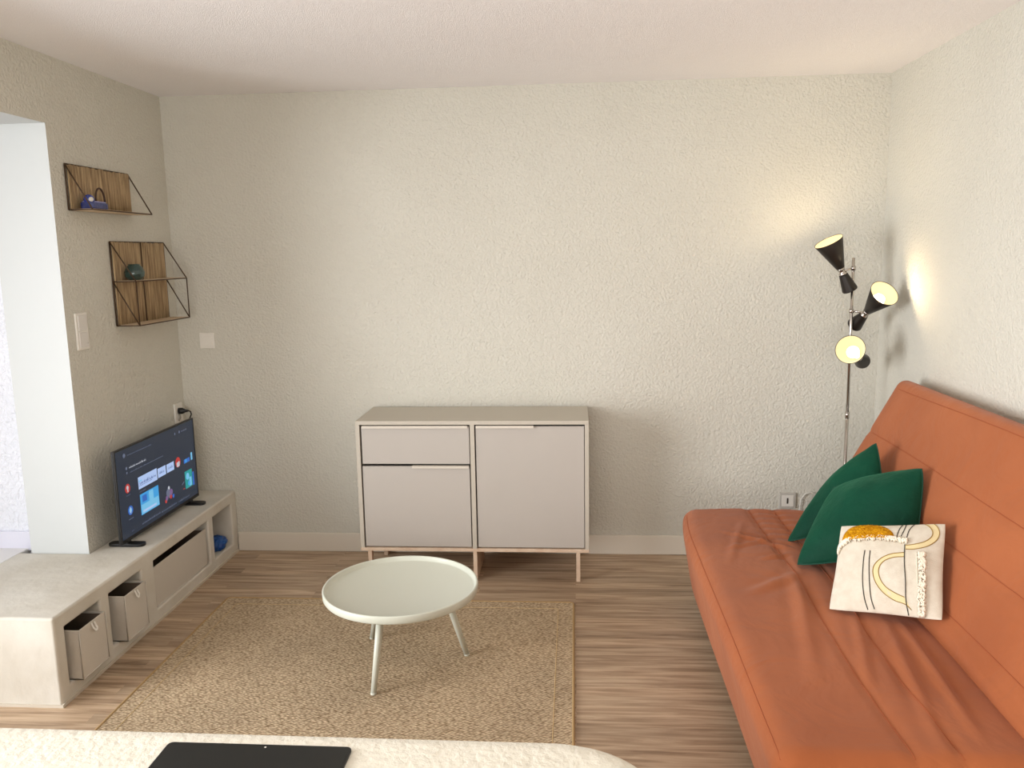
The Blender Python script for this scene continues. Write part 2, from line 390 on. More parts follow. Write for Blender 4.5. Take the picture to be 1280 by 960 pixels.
def screen_quads():
    bm = bmesh.new()
    def r(y0, y1, z0, z1, mi, lift=.0003, sk=0):
        x = TVX+lift
        q(bm, (x,y0,z0),(x,y1,z0+sk),(x,y1,z1+sk),(x,y0,z1), mi=mi)
    def disc(cy, cz, rad, mi, lift=.0005, n=20):
        f = bm.faces.new([bm.verts.new((TVX+lift, cy+rad*math.cos(2*PI*k/n), cz+rad*math.sin(2*PI*k/n))) for k in range(n)]); f.material_index = mi
    r(Y0+.008, Y1-.008, Z0+.015, Z1-.007, 0, 0)
    def text(y0, y1, z, h, mi):      # unreadable line of small type: word-like strokes
        y = y0
        rr = random.Random(int(y0*1000))
        while y < y1:
            w_ = rr.uniform(.006,.016); w_ = min(w_, y1-y)
            k = y
            while k < y+w_-.001:
                hh = h*rr.choice((.6,.6,1)); r(k, k+.0016, z, z+hh, mi, .0006); r(k, k+.0028, z+(0 if rr.random()<.5 else h*.5), z+h*.18+(0 if rr.random()<.5 else h*.4), mi, .0007); k += .0036
            y += w_+.004
    r(3.478,3.648,.566,.622,1); r(3.655,3.733,.570,.615,1); r(3.742,3.815,.571,.613,1)
    text(3.489,3.57,.586,.016,9); text(3.575,3.635,.586,.014,9); text(3.668,3.722,.586,.012,9); text(3.757,3.802,.586,.014,9)
    r(3.482,3.60,.580,.582,9,.0006); r(3.482,3.51,.6,.606,10,.0006)
    r(3.482,3.649,.443,.540,2); r(3.487,3.644,.446,.490,10,.0005); r(3.56,3.60,.49,.535,10,.0005); r(3.50,3.54,.50,.53,4,.0005)
    r(3.50,3.62,.452,.462,1,.0006)
    r(3.916,3.994,.440,.529,3); disc(3.945,.50,.018,10); r(3.96,3.985,.445,.49,10,.0005); r(3.997,4.014,.437,.508,4); disc(3.955,.462,.012,2,.0007)
    r(3.918,3.982,.571,.592,4); r(3.995,4.012,.572,.611,10); disc(3.94,.582,.010,2)
    disc(3.857,.596,.026,5); disc(3.850,.590,.008,6,.0008); disc(3.866,.592,.008,6,.0008); r(3.843,3.872,.574,.586,6,.0007)
    disc(3.387,.598,.021,5); disc(3.387,.602,.009,6,.0007); r(3.383,3.392,.582,.597,6,.0008)
    disc(3.395,.496,.021,4); disc(3.395,.496,.011,10,.0007); r(3.392,3.398,.482,.51,6,.0008)
    text(3.372,3.404,.565,.006,7); text(3.373,3.418,.456,.006,7)
    for a, b_, rad, mi in ((3.746,.495,.010,6),(3.735,.475,.018,7),(3.765,.47,.016,8),(3.72,.452,.012,8),(3.76,.45,.012,5),(3.745,.458,.012,7),(3.71,.44,.010,5),(3.785,.445,.010,4)): disc(a, b_, rad, mi, .0004+rad*.02)
    r(3.88,3.905,.47,.476,7,.0005,.01); r(3.89,3.91,.445,.449,5)
    disc(3.382,.748,.010,7); text(3.409,3.62,.741,.006,7)
    text(3.415,3.56,.682,.010,6); text(3.419,3.715,.662,.006,7); disc(3.392,.688,.007,7); disc(3.393,.667,.005,7)
    disc(3.849,.742,.006,7); disc(3.895,.742,.007,7); text(3.915,3.97,.738,.008,7)
    text(3.483,3.65,.400,.010,7); text(3.66,3.81,.398,.010,7); text(3.83,3.95,.396,.009,7); text(3.482,3.54,.551,.006,7)
    text(3.39,3.408,.398,.006,7)
    return bm
sc_ = screen_quads()
me = bpy.data.meshes.new('screen'); sc_.to_mesh(me); sc_.free()
for mm in SM: me.materials.append(mm)
so = bpy.data.objects.new('screen', me); C.objects.link(so); so.parent = tv; so.matrix_parent_inverse = Matrix.Translation(-tv.location)
for yc in (3.372, 3.978):
    bm = bmesh.new(); prism(bm, roundrect(-2.073, -1.908, yc-.024, yc+.024, .022), LZ+.0005, LZ+.013)
    box(bm, -2.005, -1.98, yc-.016, yc+.016, LZ+.010, Z0+.03)
    finish('stand_foot', bm, M_black, tv, bevel=.002)
# wall socket + plug + cord behind the television
t = thing('wall_socket', (XL, 4.155, .735), 'white double wall socket above the television in the corner', 'socket')
bm = bmesh.new(); box(bm, XL, XL+.010, 4.113, 4.197, .738, .842); finish('plate', bm, M_plate, t, bevel=.003)
bm = bmesh.new(); lathe(bm, [(0,0),(.018,0),(.018,.003),(0,.003)], 24, frame_to((1,0,0), (XL+.0095,4.148,.765))); finish('socket_well', bm, M_grey, t)
t = thing('power_cord', (XL+.02, 4.155, .80), 'black plug and cord running from the corner socket behind the television', 'cable')
bm = bmesh.new(); lathe(bm, [(0,.0),(.017,.0),(.017,.018),(.009,.034),(.005,.05),(0,.05)], 20, frame_to((1,.15,.0), (XL+.0105,4.150,.800))); finish('plug', bm, M_black, t)
bm = bmesh.new()
P = [(XL+.06,4.157,.80),(XL+.072,4.156,.796),(XL+.079,4.148,.782),(XL+.076,4.125,.755),(XL+.068,4.09,.71),(XL+.055,4.05,.62),(XL+.04,4.0,.5),(XL+.04,4.05,.43),(XL+.045,3.98,.38),(XL+.05,3.9,.40)]
tube(bm, P, .004, 8); finish('cord', bm, M_black, t)

# ------------------------------------------------------------------ switches
t = thing('light_switch', (XL, 3.37, 1.3), 'white vertical double switch plate on the left wall beside the opening', 'switch')
bm = bmesh.new(); box(bm, XL, XL+.009, 3.328, 3.412, 1.220, 1.378); finish('plate', bm, M_plate, t, bevel=.003)
for z0, z1 in ((1.302,1.367),(1.230,1.294)):
    bm = bmesh.new(); box(bm, XL+.0085, XL+.013, 3.340, 3.400, z0, z1); finish('rocker', bm, mat('rocker', srgb(222,218,212), .35), t, bevel=.002)
bm = bmesh.new(); lathe(bm, [(0,0),(.003,0),(.003,.001),(0,.001)], 12, frame_to((1,0,0), (XL+.0129,3.392,1.246))); finish('indicator', bm, M_grey, t)
t = thing('light_switch', (-1.949, YB, 1.165), 'white single switch plate on the back wall above the television', 'switch')
bm = bmesh.new(); box(bm, -1.989, -1.909, YB-.009, YB, 1.124, 1.206); finish('plate', bm, M_plate, t, bevel=.003)
bm = bmesh.new(); box(bm, -1.976, -1.922, YB-.013, YB-.0085, 1.138, 1.192); finish('rocker', bm, M_plate, t, bevel=.002)
t = thing('aerial_socket', (1.10, YB, .30), 'square grey-white socket plate low on the back wall behind the sofa', 'socket')
bm = bmesh.new(); box(bm, 1.060, 1.145, YB-.011, YB, .258, .342); finish('plate', bm, M_grey, t, bevel=.003)
bm = bmesh.new(); box(bm, 1.072, 1.133, YB-.013, YB-.0105, .270, .330); finish('insert', bm, M_plate, t, bevel=.002)
bm = bmesh.new(); box(bm, 1.097, 1.105, YB-.0142, YB-.0128, .285, .315); finish('slot', bm, M_platedk, t)
bm = bmesh.new()
tube(bm, [(1.166,YB-.012,.20),(1.164,YB-.012,.27),(1.170,YB-.012,.31),(1.19,YB-.012,.338),(1.22,YB-.012,.345),(1.25,YB-.012,.33),(1.275,YB-.014,.29),(1.285,YB-.02,.2),(1.29,YB-.04,.1),(1.3,YB-.1,.012),(1.31,4.11,.012)], .0025, 6)
tag(finish('white_cable', bm, M_plate), 'thin white cable looping against the back wall beside the grey-white socket', 'cable')

# ------------------------------------------------------------------ wall shelves
def bar(bm, a, b_, r=.003): tube(bm, [a, b_], r, 6)
def bamboo(y0, y1, z0, z1, parent):
    bm = bmesh.new(); y = y0; x = XL+.012
    while y < y1-.002:
        w_ = random.uniform(.007,.011); w_ = min(w_, y1-y); dz = random.uniform(-.003,.003)
        tube(bm, [(x, y+w_/2, z0), (x+random.uniform(-.001,.001), y+w_/2, z1+dz)], w_*.43, 6); y += w_
    return finish('bamboo_back', bm, M_bamboo, parent)
XF = -1.998
t = thing('wall_shelf', (XL, 3.6, 1.80), 'single-tier wire and bamboo wall shelf, the upper of the two on the left wall', 'shelf')
ya, yb_, za, zb = 3.364, 3.852, 1.808, 1.996
bm = bmesh.new()
for y in (ya, yb_):
    bar(bm, (XL+.005,y,za), (XL+.005,y,zb)); bar(bm, (XL+.005,y,zb), (XF,y,za)); bar(bm, (XL+.005,y,za), (XF,y,za))
bar(bm, (XL+.005,ya,zb), (XL+.005,yb_,zb)); bar(bm, (XL+.005,ya,za), (XL+.005,yb_,za)); bar(bm, (XF,ya,za), (XF,yb_,za))
finish('wire_frame', bm, M_wire, t)
bamboo(ya+.004, yb_-.004, za+.002, zb-.003, t)
bm = bmesh.new(); box(bm, XL+.016, XF-.002, ya+.004, yb_-.004, za-.003, za+.004); finish('board', bm, M_plank, t)
t2 = thing('wall_shelf', (XL, 3.9, 1.29), 'two-tier wire and bamboo wall shelf, the lower and taller of the two', 'shelf')
ya2, yb2, z0, z1, z2 = 3.645, 4.142, 1.297, 1.499, 1.680
XF2 = -1.992
bm = bmesh.new()
for y in (ya2, yb2):
    bar(bm, (XL+.005,y,z0), (XL+.005,y,z2)); bar(bm, (XL+.005,y,z2), (XF2,y,z1)); bar(bm, (XL+.005,y,z1), (XF2,y,z1))
    bar(bm, (XF2,y,z1), (XF2,y,z0)); bar(bm, (XL+.005,y,z0), (XF2,y,z0)); bar(bm, (XL+.005,y,z1), (XF2,y,z0))
for x, z in ((XL+.005,z0),(XL+.005,z1),(XL+.005,z2),(XF2,z0),(XF2,z1)): bar(bm, (x,ya2,z), (x,yb2,z))
bar(bm, (XL+.019,3.892,z0), (XL+.019,3.892,z2), .0025)
finish('wire_frame', bm, M_wire, t2)
bamboo(ya2+.004, yb2-.012, z0+.002, z2-.003, t2)
for z in (z0, z1):
    bm = bmesh.new(); box(bm, XL+.022, XF2-.002, ya2+.004, yb2-.004, z-.003, z+.004); finish('board', bm, M_plank, t2)
# ornaments
zt = za+.0045
t = thing('ornament', (-2.05,3.46,zt), 'small dark blue glass ornament with a white eye dot on the upper shelf', 'ornament')
bm = bmesh.new(); prism(bm, roundrect(-2.080,-2.02,3.40,3.535,.02), zt, zt+.030); 
finish('glass_base', bm, mat('cobalt_glass', srgb(32,44,110), .12, coat=.6, var=(30, srgb(70,84,150), .6)), t, bevel=.006)
bm = bmesh.new(); bmesh.ops.create_uvsphere(bm, u_segments=20, v_segments=12, radius=.022, matrix=Matrix.Translation((-2.045,3.422,zt+.040))); finish('eye_ball', bm, mat('eye_glass', srgb(44,62,150), .1, coat=.7), t, smooth=True)
bm = bmesh.new(); lathe(bm, [(0,.0),(.010,0),(.010,.002),(0,.002)], 16, frame_to((.78,-.6,.0), (-2.045+.0163,3.422-.0125,zt+.040))); finish('eye_dot', bm, M_plate, t)
bm = bmesh.new(); prism(bm, roundrect(-2.074,-2.026,3.406,3.529,.018), zt+.0301, zt+.034); finish('pale_rim', bm, mat('pale_lilac', srgb(150,150,200), .2), t)
bm = bmesh.new()
ringm = [(-2.052+.004*math.sin(a), 3.520+.033*math.cos(a), zt+.046+.042*math.sin(a)) for a in [2*PI*k/28 for k in range(28)]]
ringm = [(p[0], p[1], max(p[2], zt+.0368)) for p in [( -2.05, 3.515+(.035)*math.cos(a), zt+.0368+.056*math.sin(a)) for a in [PI*k/20 for k in range(21)]]]
tube(bm, ringm, .0042, 8); tag(finish('wooden_hoop', bm, mat('dark_wood', srgb(70,46,34), .5)), 'dark brown arched hoop standing on the blue ornament of the upper shelf', 'ornament')
zt = z1+.0042
t = thing('glass_jar', (-2.045,3.74,zt), 'small round teal glass jar on the middle board of the lower shelf', 'jar')
bm = bmesh.new(); lathe(bm, [(0,.0),(.028,.0),(.043,.018),(.045,.038),(.036,.060),(.026,.068),(.026,.074),(.023,.074),(.023,.066),(.033,.058),(.041,.038),(.040,.020),(.026,.005),(0,.005)], 32, Matrix.Translation((-2.045,3.735,zt)))
finish('jar_body', bm, mat('teal_glass', srgb(92,128,122), .08, trans=.75, coat=.4), t, smooth=True)
bm = bmesh.new(); lathe(bm, [(0,.007),(.026,.007),(.038,.020),(.039,.034),(0,.036)], 28, Matrix.Translation((-2.045,3.735,zt))); finish('teal_filling', bm, mat('teal_fill', srgb(40,84,84), .6, var=(40, srgb(86,130,124), .9)), t, smooth=True)
bm = bmesh.new(); bmesh.ops.create_uvsphere(bm, u_segments=14, v_segments=10, radius=.011, matrix=Matrix.Translation((-2.055,3.800,zt+.055))); 
tube(bm, [(-2.055,3.800,zt),(-2.055,3.800,zt+.048)], .003, 8); lathe(bm, [(0,0),(.014,0),(.014,.004),(0,.004)], 16, Matrix.Translation((-2.055,3.800,zt)))
tag(finish('knob_ornament', bm, M_blackmat, smooth=True), 'tiny dark round-headed ornament right of the teal jar', 'ornament')

# ------------------------------------------------------------------ sideboard
CX0, CX1, CF, CB, CZ0, CZ1 = -1.062, .066, 3.842, 4.216, .150, .806
cab = thing('sideboard', ((CX0+CX1)/2, (CF+CB)/2, 0), 'taupe sideboard with one drawer and two doors on pale wooden legs', 'sideboard')
tk = .019
bm = bmesh.new()
box(bm, CX0, CX1, CF, CB, CZ1-tk, CZ1); finish('top', bm, M_taupe2, cab, bevel=.001)
bm = bmesh.new(); box(bm, CX0, CX0+tk, CF, CB, CZ0+.016, CZ1-tk); finish('side_panel', bm, M_taupe2, cab)
bm = bmesh.new(); box(bm, CX1-tk, CX1, CF, CB, CZ0+.016, CZ1-tk); finish('side_panel', bm, M_taupe2, cab)
bm = bmesh.new(); box(bm, -.503, -.482, CF, CB-.02, CZ0+.016, CZ1-tk); finish('divider', bm, M_taupe2, cab)
bm = bmesh.new(); box(bm, CX0+tk, CX1-tk, CB-.012, CB, CZ0+.016, CZ1-tk); finish('back_panel', bm, M_taupe, cab)
bm = bmesh.new(); box(bm, CX0, CX1, CF, CB, CZ0, CZ0+.016); finish('bottom_board', bm, M_pine, cab, bevel=.001)
fr = CF+.006
def front(name, x0, x1, z0, z1, hx0, hx1):
    bm = bmesh.new(); box(bm, x0, x1, fr, fr+.018, z0, z1); d = finish(name, bm, M_taupe, cab, bevel=.001)
    bm = bmesh.new(); box(bm, hx0, hx1, fr-.012, fr+.012, z1+.0003, z1+.0045); box(bm, hx0, hx1, fr-.0125, fr-.0095, z1-.007, z1+.0004)
    h = finish('handle', bm, M_hand, d); h.matrix_parent_inverse = Matrix.Identity(4)
    d_ = h; h.matrix_parent_inverse = Matrix.Translation((0,0,0))
    h.parent = d; h['label'] = 'pale metal strip handle'
    return d
front('drawer', CX0+tk+.008, -.508, .592, .778, -1.030, -.515)
front('door', CX0+tk+.006, -.509, .172, .580, -.790, -.512)
front('door', -.476, CX1-tk-.003, .172, .778, -.474, -.196)
for m_ in ((CX0+.034, CX0+.053), (CX1-.062, CX1-.043)):
    for yy in (CF+.002, CB-.04):
        bm = bmesh.new(); box(bm, m_[0], m_[1], yy, yy+.035, 0, CZ0); finish('leg', bm, M_pine, cab, bevel=.001)
bm = bmesh.new(); box(bm, -.502, -.483, CF+.002, CB-.06, 0, CZ0); finish('leg', bm, M_pine, cab, bevel=.001)

# ------------------------------------------------------------------ rug
RX0, RX1, RY0, RY1 = -1.651, -.004, 1.25, 3.592
rug = thing('sisal_rug', ((RX0+RX1)/2, (RY0+RY1)/2, 0), 'rectangular tan woven sisal rug under the round coffee table', 'rug')
bm = bmesh.new(); prism(bm, roundrect(RX0+.008, RX1-.008, RY0+.008, RY1-.008, .015, 4), .0005, .007); finish('woven_field', bm, M_rug, rug)
bm = bmesh.new(); rr = [(x, y, .005) for x, y in roundrect(RX0+.006, RX1-.006, RY0+.006, RY1-.006, .02, 5)]; tube(bm, rr, .0055, 8, closed=True)
for v in bm.verts: v.co.z = max(.0004, v.co.z)
finish('edge_binding', bm, M_rugedge, rug)
bm = bmesh.new(); rr = [(x, y, .0068) for x, y in roundrect(RX0+.075, RX1-.075, RY0+.075, RY1-.075, .01, 3)]; tube(bm, rr, .0016, 6, closed=True); finish('stitch_line', bm, mat('stitch', srgb(196,168,122), .9), rug)

# ------------------------------------------------------------------ coffee table
TC = (-.678, 2.998); TZ = .337; TR = .300; zf = .0075
ct = thing('coffee_table', (TC[0], TC[1], zf), 'round sage-grey tray-top coffee table on three splayed legs', 'coffee table')
bm = bmesh.new()
lathe(bm, [(0,TZ-.034),(TR-.012,TZ-.034),(TR-.004,TZ-.031),(TR-.001,TZ-.026),(TR,TZ-.004),(TR-.002,TZ-.0008),(TR-.005,TZ),(TR-.008,TZ-.001),(TR-.010,TZ-.004),(TR-.013,TZ-.017),(TR-.019,TZ-.020),(0,TZ-.020)], 96, Matrix.Translation((TC[0],TC[1],0)))
finish('tray_top', bm, M_sage, ct, smooth=True).modifiers.new('e','EDGE_SPLIT').split_angle = 1.0
feet = [(-.742,2.757), (-.437,3.066), (-.854,3.196)]
for fx, fy in feet:
    d = Vector((fx-TC[0], fy-TC[1], 0)); d.normalize()
    top = Vector((TC[0],TC[1],TZ-.036)) + d*.165
    bm = bmesh.new(); tube(bm, [Vector((fx,fy,zf+.004))+Vector((0,0,0)), top], .0105, 16, r_end=.0155)
    lathe(bm, [(0,0),(.0105,0),(.0115,.004),(.0105,.008),(0,.008)], 16, Matrix.Translation((fx,fy,zf)))
    finish('leg', bm, M_sage, ct)
    
bm = bmesh.new(); lathe(bm, [(0,TZ-.046),(.19,TZ-.046),(.2,TZ-.040),(.2,TZ-.034),(0,TZ-.034)], 48, Matrix.Translation((TC[0],TC[1],0))); finish('underframe', bm, M_sage, ct)

# ------------------------------------------------------------------ floor lamp
LXp, LYp = 1.311, 4.0
lamp = thing('floor_lamp', (LXp, LYp, 0), 'chrome floor lamp with three lit black cone heads in the right corner', 'floor lamp')
bm = bmesh.new(); lathe(bm, [(0,0),(.12,0),(.123,.004),(.123,.014),(.118,.019),(.012,.022),(.012,.03),(0,.03)], 48, Matrix.Translation((LXp,LYp,.001))); finish('base', bm, M_blackmat, lamp, smooth=True).modifiers.new('e','EDGE_SPLIT')
bm = bmesh.new(); tube(bm, [(LXp,LYp,.025),(LXp-.002,LYp,.80)], .0085, 16); tube(bm, [(LXp-.002,LYp,.80),(LXp-.007,LYp,1.548)], .0070, 16); lathe(bm, [(0,0),(.0105,0),(.0105,.03),(0,.03)], 16, Matrix.Translation((LXp-.002,LYp,.785))); finish('pole', bm, M_chrome, lamp)
def head(neck, dr, py, power):
    n = Vector(neck); d = Vector(dr).normalized(); M = frame_to(d, n)
    h = bpy.data.objects.new('lamp_head', None); C.objects.link(h); h.parent = lamp; h.location = n-lamp.location
    def fin(name, bm, m, **k):
        o = finish(name, bm, m, None, **k); o.parent = h; o.matrix_parent_inverse = Matrix.Translation(-n); return o
    bm = bmesh.new(); lathe(bm, [(.0,.016),(.018,.016),(.0195,.018),(.066,.158),(.0655,.159),(.064,.158)], 48, M); fin('lamp_shade', bm, M_blackmat, smooth=True)
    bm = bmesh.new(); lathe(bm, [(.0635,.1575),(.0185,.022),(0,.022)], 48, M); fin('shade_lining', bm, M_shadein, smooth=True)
    bm = bmesh.new(); lathe(bm, [(0,-.018),(.0185,-.018),(.0185,-.010),(.014,-.008),(.014,.008),(.0185,.010),(.0185,.016),(0,.016)], 32, M); fin('chrome_collar', bm, M_chrome)
    bm = bmesh.new(); lathe(bm, [(0,-.018),(.020,-.018),(.036,-.098),(.034,-.102),(0,-.103)], 40, M); fin('rear_cap', bm, M_blackmat, smooth=True).modifiers.new('e','EDGE_SPLIT')
    bm = bmesh.new(); lathe(bm, [(0,.023),(.012,.024),(.014,.055),(.024,.085),(.028,.104),(.023,.122),(.012,.131),(0,.133)], 28, M); b_ = fin('bulb', bm, M_bulb, smooth=True)
    bm = bmesh.new(); a = Vector((LXp-.006, LYp, py)); tube(bm, [a, n - (n-a).normalized()*.012], .0045, 10)
    lathe(bm, [(0,-.010),(.011,-.010),(.011,.010),(0,.010)], 16, Matrix.Translation(a)); fin('arm', bm, M_chrome)
    l = bpy.data.lights.new('bulb_light', 'POINT'); l.energy = power; l.color = (1,.78,.48); l.shadow_soft_size = .03
    lo = bpy.data.objects.new('bulb_light', l); C.objects.link(lo); lo.parent = h; lo.location = d*.142
head((1.248,3.985,1.487), (-0.458,-0.141,0.878), 1.500, 2.6)
head((1.360,3.965,1.292), (0.237,-0.748,0.620), 1.30, 1.9)
head((1.322,3.930,1.090), (-0.495,-0.808,0.320), 1.10, .6)

# ------------------------------------------------------------------ sofa
def rbox(x0, x1, y0, y1, z0, z1, r, step):
    """subdivided box with rounded edges as bmesh"""
    bm = bmesh.new(); nx, ny, nz = [max(2, int(round(d/step))) for d in (x1-x0, y1-y0, z1-z0)]
    cache = {}
    def V(i, j, k):
        key = (i, j, k)
        if key not in cache:
            p = Vector((x0+(x1-x0)*i/nx, y0+(y1-y0)*j/ny, z0+(z1-z0)*k/nz))
            c = Vector((min(max(p.x, x0+r), x1-r), min(max(p.y, y0+r), y1-r), min(max(p.z, z0+r), z1-r)))
            d = p-c
            if d.length > 1e-9: p = c + d.normalized()*r if d.length > 0 else p
            cache[key] = bm.verts.new(p)
        return cache[key]
    for i in range(nx):
        for j in range(ny):
            for k in (0, nz): bm.faces.new((V(i,j,k),V(i+1,j,k),V(i+1,j+1,k),V(i,j+1,k)))
    for i in range(nx):
        for k in range(nz):
            for j in (0, ny): bm.faces.new((V(i,j,k),V(i+1,j,k),V(i+1,j,k+1),V(i,j,k+1)))
    for j in range(ny):
        for k in range(nz):
            for i in (0, nx): bm.faces.new((V(i,j,k),V(i,j+1,k),V(i,j+1,k+1),V(i,j,k+1)))
    return bm
SY0, SY1 = 1.76, 3.665
sofa = thing('sofa_bed', (.95, 2.7, 0), 'rust orange fabric-covered sofa bed without armrests along the right wall', 'sofa')
def ridge(t, w_): return math.exp(-(t/w_)**2)
def seat_deform(p):
    x, y, z = p
    # front leans inwards towards the floor, far corner rounded
    z += .012*noise.noise(Vector((x*2, y*1.3, 1)))
    if z < .42: x += (.42-z)*.17*max(0, min(1, (.75-x)/.3))
    x += .035*max(0, (y-3.25)/.41)**2*max(0, min(1, (.8-x)/.35))
    if z > .3:
        k = (z-.3)/.15
        for sx, dp in ((.775,.007),(.885,.006)):
            z -= dp*k*ridge(x-sx-.008*math.sin(y*5), .016)
        # folds fanning out from the pillows down the crease
        for (ax, ay, bx, by, am, w_) in ((.80,2.95,.66,2.2,.009,.05),(.84,3.1,.62,3.3,.009,.03),(.95,2.45,.86,1.85,.010,.035),(1.0,2.45,.96,1.9,.012,.03),(.80,3.05,.70,3.0,.010,.025),(.76,3.2,.60,3.12,.007,.03),(.78,2.85,.60,2.7,.008,.05),(.70,3.4,.58,3.0,.006,.03),(.9,2.6,.78,2.1,.008,.03)):
            A = Vector((ax,ay)); B = Vector((bx,by)); d = B-A; P_ = Vector((x,y))-A; t = P_.dot(d)/d.dot(d)
            if -.15 < t < 1.15:
                dist = (P_-d*t).length; f = math.sin(PI*(t+.15)/1.3)
                z += k*am*f*(ridge(dist, w_*.5)-.5*ridge(dist-w_*.7, w_*.5))
        # gathers across the far end between the two seams
        if y > 3.1: z += .0035*k*math.sin(y*95+2*x*4)*ridge(x-.86, .09)*min(1,(y-3.1)/.15)
        if x > .98: z -= .10*(x-.98)   # sinks towards the crease
    return Vector((x, y, z))
bm = rbox(.450, 1.12, SY0, SY1, .115, .447, .068, .0125)
for v in bm.verts: v.co = seat_deform(v.co)
bmesh.ops.recalc_face_normals(bm, faces=bm.faces)
seat_bvh = BVHTree.FromBMesh(bm)
seat_o = finish('seat_cover', bm, M_or, sofa, smooth=True)
# backrest: slab in local (u along thickness, y, w up), leaned back
BA = math.radians(28.0)
def back_map(p):
    u, y, w_ = p
    bx, bz = 1.050, .385
    x = bx + u*math.cos(BA) + w_*math.sin(BA); z = bz - u*math.sin(BA) + w_*math.cos(BA)
    return Vector((x, y, z))
def back_deform(p):
    u, y, w_ = p
    if u < .06:
        u += .010*noise.noise(Vector((y*1.6, w_*2.2, 7)))
        for s in (.13, .31, .475):
            u += .005*ridge(w_-s-.006*math.sin(y*3+s*9), .014)
        # slanting folds rising from the pillow corner
        for (ay, aw, by, bw, am, ww) in ((2.5,.05,2.0,.02,.010,.03),(2.6,.12,1.95,.06,.008,.03),(2.75,.30,2.2,.24,.004,.03)):
            A = Vector((ay,aw)); B = Vector((by,bw)); d = B-A; P_ = Vector((y,w_))-A; t = P_.dot(d)/d.dot(d)
            if -.1 < t < 1.1: u -= am*ridge((P_-d*t).length, ww*.5)
    u += .012*max(0,(y-3.45)/.215)**2 if u < .06 else 0
    return back_map(Vector((u, y, w_)))
bm = rbox(0, .125, SY0, SY1, -.02, .748, .042, .0135)
for v in bm.verts: v.co = back_deform(v.co)
for v in bm.verts: v.co.x = min(v.co.x, XR-.006)
bmesh.ops.recalc_face_normals(bm, faces=bm.faces)
back_bvh = BVHTree.FromBMesh(bm)
finish('backrest_cover', bm, M_or, sofa, smooth=True)
def drop(x, y, off=.0006):
    h = seat_bvh.ray_cast(Vector((x,y,1)), Vector((0,0,-1)))[0]; return h + Vector((0,0,off))
nb = Vector((-math.cos(BA), 0, math.sin(BA)))
def dropb(y, w_, off=.0006):
    o_ = back_map(Vector((-.2, y, w_))); h = back_bvh.ray_cast(o_, -nb)[0]; return h + nb*off
sm = [bmesh.new() for _ in range(2)]
for sx in (.775, .885): tube(sm[0], [drop(sx+.008*math.sin(y*5), y) for y in [SY0+.04+.02*k for k in range(92)]], .0014, 5)
tube(sm[0], [drop(.474+.035*max(0,(y-3.25)/.41)**2, y) for y in [SY0+.04+.02*k for k in range(90)]], .0012, 5)
tube(sm[0], [drop(.50+.02*k, SY1-.045) for k in range(24)], .0012, 5)
finish('seat_seams', sm[0], M_seam, sofa)
for s in (.13, .31, .475, .70): tube(sm[1], [dropb(y, s+.006*math.sin(y*3+s*9)) for y in [SY0+.05+.02*k for k in range(90)]], .0013, 5)
finish('backrest_seams', sm[1], M_seam, sofa)
for x in (.62, 1.2):
    for y in (1.9, 3.5):
        bm = bmesh.new(); lathe(bm, [(0,0),(.02,0),(.028,.14 if x < 1 else .3),(0,.14 if x < 1 else .3)], 16, Matrix.Translation((x,y,0))); finish('leg', bm, M_black, sofa)
bm = bmesh.new(); box(bm, .56, 1.16, SY0+.06, SY1-.06, .10, .16); finish('metal_frame', bm, M_black, sofa)

# ------------------------------------------------------------------ pillows
def pillow_fn(TL, TR_, BR, BL, th, pinch=.055, back=1.0):
    TL, TR_, BR, BL = map(Vector, (TL, TR_, BR, BL))
    n = (TR_-BL).cross(TL-BR); n.normalize()
    if n.z < 0: n = -n           # faces the room / camera
    def base(u, v):              # u 0..1 left-right, v 0..1 top-bottom
        a, b_ = 2*u-1, 2*v-1
        a2 = a*(1-pinch*(1-b_*b_)) ; b2 = b_*(1-pinch*(1-a*a))
        k_ = 1-.045*(abs(a)*abs(b_))**4; a2 *= k_; b2 *= k_
        u2, v2 = (a2+1)/2, (b2+1)/2
        return TL.lerp(TR_, u2).lerp(BL.lerp(BR, u2), v2)
    def S(u, v, side=1, off=0):
        a, b_ = 2*u-1, 2*v-1
        h = max(0, (1-a*a))**.6*max(0, (1-b_*b_))**.6
        h *= 1+.13*noise.noise(Vector((a*2.1, b_*2.1, th*50)))
        return base(u, v) + n*((th*.5 if side > 0 else -th*.5*back)*h + off)
    return S, n
def pillow_mesh(S, N=36, wr=.0):
    bm = bmesh.new()
    F_ = {}; B_ = {}
    f = lambda i: .5-.5*math.cos(PI*i/N)
    for i in range(N+1):
        for j in range(N+1):
            u, v = f(i), f(j)
            F_[i,j] = bm.verts.new(S(u, v, 1))
            B_[i,j] = F_[i,j] if i in (0,N) or j in (0,N) else bm.verts.new(S(u, v, -1))
    for i in range(N):
        for j in range(N):
            for D in (F_, B_):
                bm.faces.new((D[i,j], D[i+1,j], D[i+1,j+1], D[i,j+1]))
    return bm
def corners_to(S, name, m, t, pipe=None):
    bm = pillow_mesh(S); o = finish(name, bm, m, t, smooth=True)
    if pipe:
        bm = bmesh.new(); P_ = []
        K = 16
        for k in range(K): P_.append(S(k/K, 0))
        for k in range(K): P_.append(S(1, k/K))
        for k in range(K): P_.append(S(1-k/K, 1))
        for k in range(K): P_.append(S(0, 1-k/K))
        tube(bm, P_, .003, 6, closed=True); finish('edge_piping', bm, pipe, t)
    return o
GP = mat('green_piping', srgb(6,64,48), .8)
t = thing('throw_pillow', (1.0,3.25,.45), 'dark green velvet pillow at the back, its pointed corner up against the sofa', 'pillow')
S, n_ = pillow_fn((1.03,3.36,.640), (1.185,3.26,.842), (1.16,3.06,.60), (.827,3.185,.447), .13, pinch=-.01, back=.45)
corners_to(S, 'pillow_cover', M_greenv, t, GP)
